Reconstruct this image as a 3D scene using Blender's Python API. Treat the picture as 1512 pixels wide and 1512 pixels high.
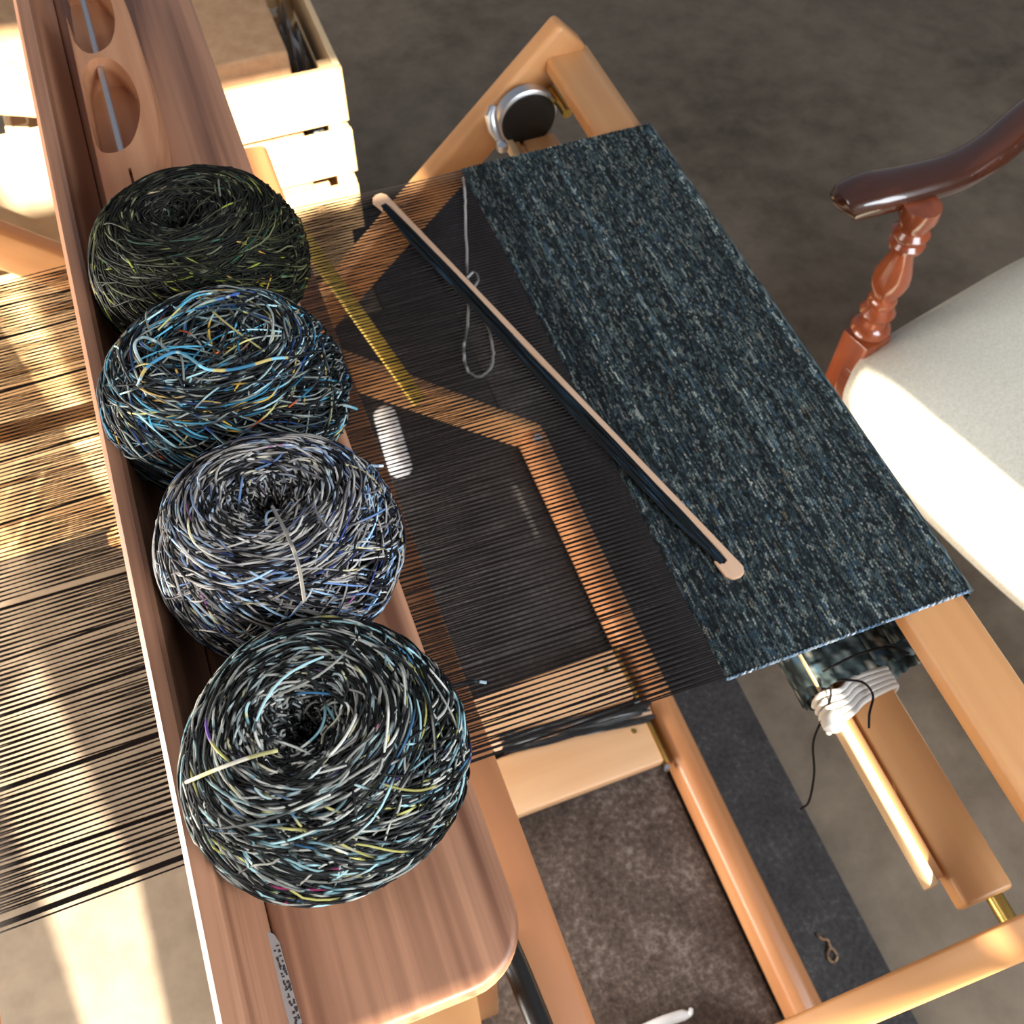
import bpy, bmesh, math, random
import numpy as np
from mathutils import Vector, Matrix

# ------------------------------------------------------------------ scene, camera, light
for o in list(bpy.data.objects):
    bpy.data.objects.remove(o)
SC = bpy.context.scene
COL = SC.collection
rng = np.random.default_rng(7)
random.seed(7)

# x = across the loom towards the weaver's chair, y = along the weaving width, z = up (metres)
CAM_LOC = Vector((0, 0, 1.5))
CAM_ROT = Matrix(((0.936, 0.294, -0.192), (-0.352, 0.795, -0.495), (0.007, 0.531, 0.848)))
FPX = 1500.0
cam_d = bpy.data.cameras.new('camera')
cam_d.sensor_width = 36.0
cam_d.lens = 36.0 * FPX / 1512.0
cam_d.clip_start = 0.02
cam_d.dof.use_dof = True
cam_d.dof.focus_distance = 0.56
cam_d.dof.aperture_fstop = 17.0
cam = bpy.data.objects.new('camera', cam_d)
COL.objects.link(cam)
q = CAM_ROT.to_quaternion().normalized()
CAM_M = q.to_matrix()
cam.matrix_world = Matrix.Translation(CAM_LOC) @ CAM_M.to_4x4()
SC.camera = cam

SC.view_settings.view_transform = 'Standard'
SC.view_settings.look = 'None'
SC.view_settings.gamma = 1.0
SC.view_settings.use_curve_mapping = False
SC.view_settings.exposure = 0.0

W = bpy.data.worlds.new('World'); SC.world = W
W.use_nodes = True
bgn = W.node_tree.nodes['Background']
bgn.inputs[0].default_value = (0.80, 0.86, 1.0, 1)
bgn.inputs[1].default_value = 0.30

SUN_DIR = Vector((0.0, 1.0, -0.885)).normalized()
sd = bpy.data.lights.new('sun', 'SUN')
sd.energy = 34.0
sd.color = (1.0, 0.90, 0.72)
sd.angle = math.radians(0.55)
so = bpy.data.objects.new('sun', sd); COL.objects.link(so)
so.rotation_euler = SUN_DIR.to_track_quat('-Z', 'Y').to_euler()

def area(name, loc, target, sx, sy, power, color):
    a = bpy.data.lights.new(name, 'AREA')
    a.shape = 'RECTANGLE'; a.size = sx; a.size_y = sy; a.energy = power; a.color = color
    o = bpy.data.objects.new(name, a); COL.objects.link(o)
    o.location = loc
    o.rotation_euler = (Vector(target) - Vector(loc)).to_track_quat('-Z', 'Y').to_euler()
    return o
area('assumed_window_fill', (0.95, -1.15, 1.75), (0.45, 0.5, 0.7), 1.2, 1.1, 66, (0.86, 0.93, 1.0))  # added fill; a front right window is only assumed from the bluish light
area('assumed_side_window_fill', (-1.75, 0.5, 0.55), (0.0, 0.55, 0.2), 1.6, 0.8, 125, (1.0, 0.93, 0.84))  # added low fill; a left window is assumed from the bright floor, none built

area('high_side_fill', (-2.0, 0.6, 2.6), (0.0, 0.5, 0.9), 1.0, 1.0, 22, (1.0, 0.95, 0.88))  # soft fill added from high left, no known window there

# ------------------------------------------------------------------ helpers
def lin(c):
    out = []
    for v in c:
        v = v / 255.0
        out.append(v / 12.92 if v <= 0.04045 else ((v + 0.055) / 1.055) ** 2.4)
    return tuple(out)

def at(px, py, z):
    """point of the plane at height z seen at picture position (px, py)"""
    d = CAM_M @ Vector((px - 756, -(py - 756), -FPX))
    t = (z - CAM_LOC.z) / d.z
    return CAM_LOC + d * t

def tag(o, label=None, cat=None, group=None, kind=None):
    if label: o['label'] = label
    if cat: o['category'] = cat
    if group: o['group'] = group
    if kind: o['kind'] = kind
    return o

def empty(name, loc, label, cat, group=None):
    o = bpy.data.objects.new(name, None); COL.objects.link(o)
    o.empty_display_size = 0.02
    o.location = loc
    return tag(o, label, cat, group)

def wloc(o):
    p = Vector(o.location)
    while o.parent:
        o = o.parent; p = p + Vector(o.location)
    return p

def mesh_np(name, V, F, C=None, smooth=True):
    V = np.asarray(V, np.float32).reshape(-1, 3); F = np.asarray(F, np.int32)
    me = bpy.data.meshes.new(name)
    n, k = F.shape
    me.vertices.add(len(V)); me.vertices.foreach_set('co', V.ravel())
    me.loops.add(n * k); me.loops.foreach_set('vertex_index', F.ravel())
    me.polygons.add(n)
    me.polygons.foreach_set('loop_start', np.arange(0, n * k, k, dtype=np.int32))
    me.polygons.foreach_set('loop_total', np.full(n, k, np.int32))
    me.polygons.foreach_set('use_smooth', np.full(n, smooth))
    me.update(calc_edges=True)
    if C is not None:
        C = np.asarray(C, np.float32).reshape(-1, 3)
        a = me.color_attributes.new('Col', 'FLOAT_COLOR', 'POINT')
        a.data.foreach_set('color', np.concatenate([C, np.ones((len(C), 1), np.float32)], 1).ravel())
    return me

def link(name, me, mat, parent=None, label=None):
    """meshes are built in world coordinates; the object sits on its parent's place"""
    o = bpy.data.objects.new(name, me); COL.objects.link(o)
    if mat: me.materials.append(mat)
    if parent is not None:
        o.parent = parent
        off = wloc(parent)
        if off.length > 0: me.transform(Matrix.Translation(-off))
    if label: o['label'] = label
    return o

def centre(o):
    """move the origin of a parentless mesh object to the middle of its footprint"""
    me = o.data
    co = np.empty(len(me.vertices) * 3, np.float32); me.vertices.foreach_get('co', co)
    co = co.reshape(-1, 3)
    c = Vector(((co[:, 0].min() + co[:, 0].max()) / 2, (co[:, 1].min() + co[:, 1].max()) / 2, co[:, 2].min()))
    me.transform(Matrix.Translation(-c)); o.location = c
    return o

class MB:
    def __init__(self): self.bm = bmesh.new()
    def box(self, c, s, axes=None, bevel=0.002, seg=2):
        m = Matrix.Translation(Vector(c))
        if axes is not None:
            m = m @ Matrix((axes[0], axes[1], axes[2])).transposed().to_4x4()
        m = m @ Matrix.Diagonal((s[0], s[1], s[2], 1))
        r = bmesh.ops.create_cube(self.bm, size=1.0, matrix=m)
        if bevel > 0:
            es = list({e for v in r['verts'] for e in v.link_edges})
            bmesh.ops.bevel(self.bm, geom=es, offset=min(bevel, min(s) * 0.45), segments=seg, profile=0.5, affect='EDGES')
        return self
    def span(self, lo, hi, bevel=0.002, seg=2):
        lo = Vector(lo); hi = Vector(hi)
        return self.box((lo + hi) / 2, hi - lo, None, bevel, seg)
    def plank(self, p0, p1, w, y0, y1, bevel=0.004, seg=2):
        """board in a plane of constant y; p0, p1 = (x, z) of the centre line"""
        d = Vector((p1[0] - p0[0], 0, p1[1] - p0[1])); L = d.length; d.normalize()
        n = Vector((-d.z, 0, d.x))
        c = Vector(((p0[0] + p1[0]) / 2, (y0 + y1) / 2, (p0[1] + p1[1]) / 2))
        return self.box(c, (L, abs(y1 - y0), w), (d, Vector((0, 1, 0)), n), bevel, seg)
    def prism(self, prof, a0, a1, axis='y', bevel=0.0, seg=2):
        """extrude a closed profile; axis y: prof = (x,z); axis z: prof = (x,y)"""
        f = (lambda p, a: (p[0], a, p[1])) if axis == 'y' else ((lambda p, a: (p[0], p[1], a)) if axis == 'z' else (lambda p, a: (a, p[0], p[1])))
        va = [self.bm.verts.new(f(p, a0)) for p in prof]; vb = [self.bm.verts.new(f(p, a1)) for p in prof]
        n = len(prof); fs = [self.bm.faces.new(va), self.bm.faces.new(vb[::-1])]
        for i in range(n): fs.append(self.bm.faces.new((va[i], vb[i], vb[(i + 1) % n], va[(i + 1) % n])))
        bmesh.ops.recalc_face_normals(self.bm, faces=fs)
        if bevel > 0:
            es = list({e for v in va + vb for e in v.link_edges if len(e.link_faces) == 2 and e.calc_face_angle(0) > 0.5})
            bmesh.ops.bevel(self.bm, geom=es, offset=bevel, segments=seg, profile=0.5, affect='EDGES')
        return self
    def tube(self, pts, r, n=10, cap=True):
        pts = [Vector(p) for p in pts]; N = len(pts)
        rr = r if isinstance(r, (list, tuple)) else [r] * N
        rings = []; ref = None
        for i, p in enumerate(pts):
            t = (pts[min(i + 1, N - 1)] - pts[max(i - 1, 0)]).normalized()
            if ref is None: ref = t.orthogonal().normalized()
            ref = (ref - t * ref.dot(t)).normalized(); b = t.cross(ref)
            rings.append([self.bm.verts.new(p + (ref * math.cos(2 * math.pi * k / n) + b * math.sin(2 * math.pi * k / n)) * rr[i]) for k in range(n)])
        for a, b in zip(rings, rings[1:]):
            for k in range(n): self.bm.faces.new((a[k], a[(k + 1) % n], b[(k + 1) % n], b[k]))
        if cap:
            self.bm.faces.new(rings[0][::-1]); self.bm.faces.new(rings[-1])
        return self
    def lathe(self, prof, c, axis=(0, 0, 1), n=24):
        """prof = (radius, height) from bottom to top"""
        ax = Vector(axis).normalized(); e = ax.orthogonal().normalized(); b = ax.cross(e); c = Vector(c)
        rings = []
        for r, h in prof:
            rings.append([self.bm.verts.new(c + ax * h + (e * math.cos(2 * math.pi * k / n) + b * math.sin(2 * math.pi * k / n)) * max(r, 1e-5)) for k in range(n)])
        for a, d in zip(rings, rings[1:]):
            for k in range(n): self.bm.faces.new((a[k], a[(k + 1) % n], d[(k + 1) % n], d[k]))
        self.bm.faces.new(rings[0][::-1]); self.bm.faces.new(rings[-1])
        return self
    def build(self, name, mat, parent=None, label=None, smooth=True):
        me = bpy.data.meshes.new(name)
        bmesh.ops.recalc_face_normals(self.bm, faces=self.bm.faces)
        self.bm.to_mesh(me); self.bm.free()
        if smooth:
            me.polygons.foreach_set('use_smooth', np.ones(len(me.polygons), bool))
            me.set_sharp_from_angle(angle=math.radians(38))
        return link(name, me, mat, parent, label)

def catmull(P, n):
    P = np.asarray(P, float); out = []
    Q = np.vstack([2 * P[0] - P[1], P, 2 * P[-1] - P[-2]])
    for i in range(1, len(Q) - 2):
        t = np.linspace(0, 1, n, endpoint=False)[:, None]
        a, b, c, d = Q[i - 1], Q[i], Q[i + 1], Q[i + 2]
        out.append(0.5 * ((2 * b) + (-a + c) * t + (2 * a - 5 * b + 4 * c - d) * t * t + (-a + 3 * b - 3 * c + d) * t ** 3))
    return np.vstack(out + [P[-1:]])

def tubes_np(P, Nrm, r, k=4, C=None):
    """P (M,n,3) polylines, Nrm (M,n,3) reference normals, r scalar or (M,1,1)"""
    M, n, _ = P.shape
    T = np.gradient(P, axis=1); T /= np.linalg.norm(T, axis=2, keepdims=True) + 1e-12
    B = np.cross(T, Nrm); B /= np.linalg.norm(B, axis=2, keepdims=True) + 1e-12
    N2 = np.cross(B, T)
    ang = np.arange(k) * 2 * math.pi / k
    V = P[:, :, None, :] + np.asarray(r)[..., None] * (np.cos(ang)[None, None, :, None] * B[:, :, None, :] + np.sin(ang)[None, None, :, None] * N2[:, :, None, :]) if np.ndim(r) else \
        P[:, :, None, :] + r * (np.cos(ang)[None, None, :, None] * B[:, :, None, :] + np.sin(ang)[None, None, :, None] * N2[:, :, None, :])
    idx = np.arange(M * n * k).reshape(M, n, k)
    a = idx[:, :-1, :]; b = np.roll(a, -1, axis=2); d = idx[:, 1:, :]; c = np.roll(d, -1, axis=2)
    F = np.stack([a, b, c, d], -1).reshape(-1, 4)
    Cc = None if C is None else np.repeat(C[:, :, None, :], k, axis=2).reshape(-1, 3)
    return V.reshape(-1, 3), F, Cc

# ------------------------------------------------------------------ materials
def nodes(name):
    m = bpy.data.materials.new(name); m.use_nodes = True
    nt = m.node_tree; b = nt.nodes['Principled BSDF']
    return m, nt, b

def plain(name, c, rough=0.5, metal=0.0, spec=0.5):
    m, nt, b = nodes(name)
    b.inputs['Base Color'].default_value = (*lin(c), 1); b.inputs['Roughness'].default_value = rough
    b.inputs['Metallic'].default_value = metal; b.inputs['Specular IOR Level'].default_value = spec
    return m

def ramp(nt, fac, stops):
    r = nt.nodes.new('ShaderNodeValToRGB'); e = r.color_ramp.elements
    while len(e) < len(stops): e.new(0.5)
    for i, (p, c) in enumerate(stops): e[i].position = p; e[i].color = (*c, 1)
    nt.links.new(fac, r.inputs[0]); return r.outputs[0]

def wood(name, dark, light, axis, fine=60.0, rough=0.42, streak=None, contrast=0.5, coat=0.0):
    """grain runs along axis ('x','y','z', 'd' = 45 deg rising to +x, 'a' = 45 deg falling)"""
    m, nt, b = nodes(name); L = nt.links.new
    tc = nt.nodes.new('ShaderNodeTexCoord'); mp = nt.nodes.new('ShaderNodeMapping')
    mp2 = nt.nodes.new('ShaderNodeMapping')
    L(tc.outputs['Object'], mp.inputs[0])
    rot = {'x': (0, 0, 0), 'y': (0, 0, -math.pi / 2), 'z': (0, math.pi / 2, 0), 'd': (0, math.pi / 4, 0), 'a': (0, -math.pi / 4, 0)}[axis]
    mp.inputs['Rotation'].default_value = rot
    L(mp.outputs[0], mp2.inputs[0])
    mp2.inputs['Scale'].default_value = (1.6, fine, fine)
    n1 = nt.nodes.new('ShaderNodeTexNoise'); n1.inputs['Scale'].default_value = 1.0; n1.inputs['Detail'].default_value = 5; n1.inputs['Distortion'].default_value = 0.4
    L(mp2.outputs[0], n1.inputs['Vector'])
    mp3 = nt.nodes.new('ShaderNodeMapping'); L(mp.outputs[0], mp3.inputs[0]); mp3.inputs['Scale'].default_value = (1.2, fine * 0.16, fine * 0.16)
    n2 = nt.nodes.new('ShaderNodeTexNoise'); n2.inputs['Scale'].default_value = 1.0; n2.inputs['Detail'].default_value = 3; n2.inputs['Distortion'].default_value = 1.0
    L(mp3.outputs[0], n2.inputs['Vector'])
    mx = nt.nodes.new('ShaderNodeMath'); mx.operation = 'MULTIPLY_ADD'; L(n1.outputs[0], mx.inputs[0]); mx.inputs[1].default_value = contrast; L(n2.outputs[0], mx.inputs[2])
    d, l = lin(dark), lin(light)
    s = 0.5 * contrast
    out = ramp(nt, mx.outputs[0], [(0.32 + s, d), (0.68 + s, l)])
    L(out, b.inputs['Base Color'])
    b.inputs['Roughness'].default_value = rough
    b.inputs['Coat Weight'].default_value = coat
    bp = nt.nodes.new('ShaderNodeBump'); bp.inputs['Strength'].default_value = 0.06; bp.inputs['Distance'].default_value = 0.001
    L(n1.outputs[0], bp.inputs['Height']); L(bp.outputs[0], b.inputs['Normal'])
    return m

def speckle(name, stops, scale, rough=0.9, detail=6, bump=0.3, dist=0.002, big=None):
    m, nt, b = nodes(name); L = nt.links.new
    tc = nt.nodes.new('ShaderNodeTexCoord')
    n1 = nt.nodes.new('ShaderNodeTexNoise'); n1.inputs['Scale'].default_value = scale; n1.inputs['Detail'].default_value = detail; n1.inputs['Roughness'].default_value = 0.65
    L(tc.outputs['Object'], n1.inputs['Vector'])
    fac = n1.outputs[0]
    if big:
        n2 = nt.nodes.new('ShaderNodeTexNoise'); n2.inputs['Scale'].default_value = big[0]; n2.inputs['Detail'].default_value = 4
        L(tc.outputs['Object'], n2.inputs['Vector'])
        mm = nt.nodes.new('ShaderNodeMix'); mm.data_type = 'FLOAT'; mm.inputs[0].default_value = big[1]
        L(n1.outputs[0], mm.inputs[2]); L(n2.outputs[0], mm.inputs[3]); fac = mm.outputs[0]
    L(ramp(nt, fac, [(p, lin(c)) for p, c in stops]), b.inputs['Base Color'])
    b.inputs['Roughness'].default_value = rough; b.inputs['Specular IOR Level'].default_value = 0.2
    bp = nt.nodes.new('ShaderNodeBump'); bp.inputs['Strength'].default_value = bump; bp.inputs['Distance'].default_value = dist
    L(n1.outputs[0], bp.inputs['Height']); L(bp.outputs[0], b.inputs['Normal'])
    return m

def yarn_mat(name, rough=0.7):
    m, nt, b = nodes(name)
    a = nt.nodes.new('ShaderNodeVertexColor'); a.layer_name = 'Col'
    nt.links.new(a.outputs[0], b.inputs['Base Color'])
    b.inputs['Roughness'].default_value = rough; b.inputs['Specular IOR Level'].default_value = 0.25
    return m

M_cherry = wood('cherry_wood', (118, 76, 56), (186, 134, 103), 'y', 90, 0.42, contrast=0.8)
M_shuttle = wood('shuttle_wood', (172, 112, 78), (214, 160, 118), 'y', 60, 0.4)
M_map = {a: wood('maple_' + a, (186, 129, 80), (214, 161, 108), a, 40, 0.38, contrast=0.35) for a in 'xyzda'}
M_dmap = wood('amber_beater_wood', (146, 92, 58), (182, 122, 80), 'y', 50, 0.42, contrast=0.35)
M_treadle = wood('pale_maple', (208, 160, 116), (230, 188, 146), 'x', 40, 0.42, contrast=0.35)
M_bar = wood('turned_maple', (160, 106, 66), (200, 143, 97), 'y', 30, 0.35)
M_pine = wood('pale_pine', (196, 156, 108), (230, 198, 150), 'x', 30, 0.6, contrast=0.35)
M_pinez = wood('pale_pine_upright', (200, 164, 120), (232, 204, 160), 'z', 30, 0.6, contrast=0.35)
M_pine_y = wood('pale_pine_side', (206, 170, 124), (234, 206, 164), 'y', 30, 0.6, contrast=0.35)
M_mahog = wood('mahogany', (96, 42, 20), (150, 74, 40), 'z', 40, 0.22, coat=0.6)
M_mahog_arm = wood('mahogany_arm', (62, 30, 18), (104, 54, 32), 'x', 40, 0.2, coat=0.7)
M_mahog_y = wood('mahogany_rail', (90, 44, 28), (128, 68, 44), 'y', 40, 0.25, coat=0.5)
M_yellow = wood('yellow_stick', (222, 184, 60), (244, 214, 104), 'y', 50, 0.5, contrast=0.3)
M_tan = wood('stick_shuttle_wood', (206, 164, 132), (232, 194, 162), 'y', 60, 0.45, contrast=0.3)
M_black = plain('black_rubber', (26, 25, 24), 0.35)
M_steel = plain('steel', (205, 208, 212), 0.4, 1.0)
M_brass = plain('brass', (196, 166, 92), 0.35, 1.0)
M_white = plain('white_plastic', (236, 238, 240), 0.45)
M_cord = plain('white_cord', (238, 236, 230), 0.75)
M_upholstery = speckle('cream_upholstery', [(0.3, (206, 200, 182)), (0.7, (226, 221, 205))], 260, 0.85, 3, 0.08, 0.001)
M_conc = speckle('concrete', [(0.30, (78, 69, 58)), (0.46, (107, 96, 83)), (0.62, (125, 113, 98)), (0.8, (142, 130, 114))], 14, 0.85, 8, 0.12, 0.003, big=(2.2, 0.5))
M_mat = speckle('charcoal_mat', [(0.32, (44, 42, 42)), (0.55, (66, 64, 64)), (0.75, (102, 99, 98))], 130, 0.95, 6, 0.6, 0.003, big=(18, 0.35))
M_matb = speckle('brown_mat_pile', [(0.32, (50, 41, 36)), (0.52, (88, 76, 69)), (0.72, (142, 130, 122))], 110, 0.95, 6, 0.8, 0.004, big=(14, 0.4))
M_card = speckle('cardboard', [(0.3, (182, 140, 104)), (0.7, (200, 160, 122))], 40, 0.85, 3, 0.03, 0.001)
M_kraft = speckle('kraft_paper', [(0.3, (150, 132, 108)), (0.7, (186, 168, 140))], 9, 0.85, 3, 0.03, 0.001)
M_bag = plain('clear_grey_plastic', (120, 122, 124), 0.25)
M_label = plain('sticker_paper', (160, 152, 148), 0.6)
M_ink = plain('sticker_ink', (58, 52, 52), 0.7)
M_sun_mask = speckle('sun_mask_plaster', [(0.3, (196, 190, 180)), (0.7, (208, 203, 194))], 6, 0.9, 4, 0.05, 0.002)
M_wframe = plain('window_frame_paint', (210, 206, 198), 0.5)
M_yarn = yarn_mat('variegated_yarn', 0.62)
M_cloth = yarn_mat('woven_yarn', 0.85)
M_warp = plain('dark_warp_yarn', (31, 27, 27), 0.85, 0, 0.15)

# ------------------------------------------------------------------ the floor, and an added unseen wall that masks the sun
fl = MB().span((-5, -1.3, -0.05), (5, 6, 0.0), 0).build('floor', M_conc, smooth=False)
tag(fl, kind='structure')
WY = -1.30
from mathutils.geometry import tessellate_polygon
holes = [  # openings shaped so the sun reaches only chosen spots
    [(-0.45, 1.33), (-0.365, 1.33), (-0.375, 1.59), (-0.42, 1.75), (-0.49, 2.03), (-0.49, 2.09), (-0.275, 2.10), (-0.245, 2.76), (-0.95, 2.76), (-0.95, 1.78), (-0.55, 1.76), (-0.50, 1.59)],
    [(0.062, 2.675), (0.262, 2.675), (0.262, 2.945), (0.062, 2.945)],
    [(-0.262, 2.80), (-0.125, 2.80), (-0.125, 3.12), (-0.262, 3.12)],
    [(-0.092, 2.131), (0.038, 2.131), (0.038, 2.156), (-0.092, 2.156)],
    [(0.3662, 1.85), (0.3752, 1.85), (0.3752, 2.06), (0.3662, 2.06)],
    [(0.22, 1.680), (0.47, 1.925), (0.47, 1.967), (0.22, 1.722)],
    [(0.62, 1.74), (0.88, 1.74), (0.845, 1.87), (0.80, 2.01), (0.765, 2.12), (0.74, 2.23), (0.62, 2.23)],
]
outer = [(-5, 0), (5, 0), (5, 5.5), (-5, 5.5)]
loops = [outer] + holes
flat = [p for l in loops for p in l]
tris = tessellate_polygon([[Vector((p[0], p[1], 0)) for p in l] for l in loops])
nf = len(flat)
vs = [(p[0], WY, p[1]) for p in flat] + [(p[0], WY - 0.004, p[1]) for p in flat]
fs = [tuple(t) for t in tris] + [tuple(k + nf for k in t[::-1]) for t in tris]
k0 = 0
for l in loops:
    n_ = len(l)
    for k in range(n_): fs.append((k0 + k, k0 + (k + 1) % n_, nf + k0 + (k + 1) % n_, nf + k0 + k))
    k0 += n_
me = bpy.data.meshes.new('sun_mask_wall'); me.from_pydata(vs, [], fs)
tag(link('sun_mask_wall', me, M_sun_mask), kind='structure')

# ------------------------------------------------------------------ floor mat
mat = empty('floor_mat', (0.28, 0.4, 0), 'dark floor mat with brown pile middle lying under the loom', 'mat')
MB().span((0.395, -0.75, 0.0), (0.562, 1.70, 0.007), 0.003).build('border', M_mat, mat, 'charcoal border strip of the mat')
MB().span((0.0, -0.75, 0.0), (0.395, 0.44, 0.010), 0.003).build('pile', M_matb, mat, 'brown speckled pile')
MB().span((0.0, 0.44, 0.0), (0.395, 1.40, 0.009), 0.003).build('border', M_mat, mat, 'charcoal end of the mat')
MB().span((0.266, 1.40, 0.0), (0.395, 1.70, 0.007), 0.003).build('border', M_mat, mat, 'charcoal corner of the mat')

# ------------------------------------------------------------------ the loom
loom = empty('floor_loom', (0.06, 0.52, 0), 'maple floor loom with crossed legs carrying the dark woven cloth', 'loom')
# crossed legs: rising to the breast beam, rising to the back beam
s1 = 0.98
def leg_up(y0, y1, bv=0.0065):
    MB().plank((0.464, 0.784), (-0.30, 0.772 - s1 * 0.752), 0.051, y0, y1, bv, 3).build('leg', M_map['d'], loom)
def leg_back(y0, y1):
    MB().plank((0.425, 0.024), (-0.30, 0.024 + 1.025 * 0.725), 0.052, y0, y1, 0.006, 3).build('leg', M_map['a'], loom)
leg_up(1.010, 1.040); leg_up(-0.024, 0.003, 0.003)
leg_back(0.985, 1.010); leg_back(-0.050, -0.025)
# breast beam with a bevelled outer edge
pr = [(0.432, 0.742), (0.429, 0.746), (0.429, 0.762), (0.432, 0.765), (0.474, 0.765), (0.488, 0.757), (0.491, 0.752), (0.491, 0.742)]
MB().prism(pr, 0.002, 1.030, 'y', 0.002).build('breast_beam', M_map['y'], loom)
MB().prism([(-0.352, 0.715), (-0.352, 0.742), (-0.346, 0.748), (-0.305, 0.748), (-0.299, 0.742), (-0.299, 0.715)], -0.024, 1.0, 'y', 0.002).build('back_beam', M_map['y'], loom)
cb = MB().span((0.388, 0.022, 0.658), (0.432, 0.985, 0.680), 0.004, 3).build('cloth_beam', M_map['y'], loom)
MB().tube([(0.418, 0.002, 0.668), (0.418, 0.03, 0.668)], 0.007, 14).build('axle_pin', M_brass, cb, 'brass axle pin')
MB().lathe([(0.036, 0), (0.039, 0.002), (0.039, 0.015), (0.036, 0.017)], (0.396, 0.982, 0.707), (0, 1, 0), 32).build('ratchet_wheel', M_steel, cb, 'steel ratchet wheel')
MB().lathe([(0.034, 0), (0.035, 0.0012)], (0.396, 0.9802, 0.707), (0, 1, 0), 32).build('wheel_shade', M_black, cb, 'ratchet wheel face with its shade painted black')  # black disc stands in for shade below the rim
MB().tube([(0.436, 0.958, 0.722), (0.436, 1.008, 0.722)], 0.006, 12).build('bolt', M_brass, cb, 'brass bolt')
MB().tube([(0.352, 0.985, 0.735), (0.346, 0.978, 0.728), (0.346, 0.970, 0.715), (0.352, 0.965, 0.70)], [0.005, 0.007, 0.007, 0.004], 10).lathe([(0.002, -0.007), (0.007, -0.004), (0.007, 0.004), (0.002, 0.007)], (0.352, 0.955, 0.70), (0, 0, 1), 12).build('pawl', M_steel, cb, 'steel ratchet pawl')
MB().span((-0.62, 0.05, 0.42), (-0.565, 0.98, 0.475), 0.006).build('warp_beam', M_map['y'], loom)
# bar near the floor between the front feet
MB().prism([(0.394, 0.028), (0.400, 0.056), (0.412, 0.064), (0.428, 0.064), (0.440, 0.056), (0.443, 0.040), (0.440, 0.018), (0.396, 0.018)], 0.002, 0.985, 'y', 0.004, 2).build('cross_bar', M_bar, loom)
bl = MB().tube([(0.42, 0.962, 0.060), (0.42, 0.962, 0.071)], 0.008, 6).build('bolt', M_steel, loom, 'steel bolt')
# treadles
for k, (ya, yb) in enumerate(((0.365, 0.452), (0.470, 0.552))):
    tr = MB().span((-0.20, ya, 0.042), (0.384, yb, 0.064), 0.004, 3).build('treadle', M_treadle, loom)
    MB().span((0.3845, ya - 0.004, 0.040), (0.3885, yb + 0.004, 0.067), 0.001).build('hinge', M_brass, tr, 'brass hinge strip')
    MB().tube([(0.360, ya + 0.055, 0.063), (0.360, ya + 0.055, 0.0655)], 0.004, 10).build('screw', M_brass, tr, 'countersunk screw')
    MB().tube([(0.384, ya - 0.010, 0.050), (0.384, ya - 0.010, 0.062)], 0.004, 10).build('bolt', M_steel, tr, 'steel bolt end')
# castle under the tray, with harnesses
for y0, y1 in ((0.074, 0.099), (0.958, 0.984)):
    MB().span((-0.055, y0, 0.20), (0.012, y1, 0.928), 0.004).build('castle_post', M_map['z'], loom)
MB().span((-0.055, 0.099, 0.89), (0.012, 0.958, 0.928), 0.004).build('castle_rail', M_map['y'], loom)
for x in (-0.042, -0.012):
    hf = MB().span((x - 0.006, 0.09, 0.865), (x + 0.006, 0.94, 0.885), 0.002).build('harness_frame', M_map['y'], loom)
    MB().span((x - 0.006, 0.09, 0.60), (x + 0.006, 0.94, 0.62), 0.002).build('lower_heddle_bar', M_map['y'], hf)
    P = np.zeros((150, 2, 3)); P[:, :, 0] = x; P[:, :, 1] = np.linspace(0.242, 0.866, 150)[:, None]; P[:, 0, 2] = 0.62; P[:, 1, 2] = 0.866
    V, F, _ = tubes_np(P, np.tile((1., 0, 0), (150, 2, 1)), 0.0006, 3)
    tag(link('heddles', mesh_np('heddles', V, F), M_cord, hf), kind='stuff')
# beater: race board, reed, cap and swing arms
bt = MB().prism([(0.044, 0.66), (0.044, 0.722), (0.050, 0.7235), (0.080, 0.7205), (0.085, 0.716), (0.085, 0.66)], -0.06, 1.03, 'y', 0.002).build('beater', M_dmap, loom, 'amber brown beater board')
MB().span((0.014, 0.10, 0.85), (0.034, 0.985, 0.88), 0.004).build('beater_cap', M_dmap, bt)
P = np.zeros((320, 2, 3)); P[:, :, 0] = 0.034; P[:, :, 1] = np.linspace(0.20, 0.90, 320)[:, None]; P[:, 0, 2] = 0.715; P[:, 1, 2] = 0.852
V, F, _ = tubes_np(P, np.tile((1., 0, 0), (320, 2, 1)), 0.0005, 3)
tag(link('reed', mesh_np('reed', V, F), M_steel, bt), kind='stuff')
for y0, y1 in ((0.135, 0.157), (0.930, 0.955)):
    MB().span((0.018, y0, 0.10), (0.044, y1, 0.87), 0.003).build('beater_arm', M_map['z'], bt)
MB().tube([at(742, 1380, 0.732), at(768, 1440, 0.732), at(808, 1540, 0.732)], 0.0088, 16).build('lever', M_black, loom, 'glossy black lever')
# apron rods tied to the cloth beam
rods = MB().span((0.3670, 0.044, 0.670), (0.3755, 1.0, 0.686), 0.002).build('apron_rod', M_pine_y, loom)
MB().span((0.3758, 0.048, 0.664), (0.3842, 1.0, 0.681), 0.002).build('rod', M_map['y'], rods, 'second apron rod')
mb = MB()
for k in range(5):
    y = 0.192 + 0.0052 * k; tilt = 0.006 - 0.001 * k
    loop = [(0.3635, y - tilt, 0.675), (0.364, y - tilt, 0.688), (0.371, y - tilt, 0.6895), (0.385, y - 0.003, 0.686), (0.400, y + 0.003, 0.6838), (0.428, y + tilt, 0.6838), (0.4355, y + tilt, 0.677), (0.4355, y + tilt, 0.658), (0.42, y, 0.6545), (0.385, y, 0.6545), (0.368, y - tilt, 0.660), (0.3635, y - tilt, 0.675)]
    mb.tube(catmull(loop, 4), 0.0026, 8, False)
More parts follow.
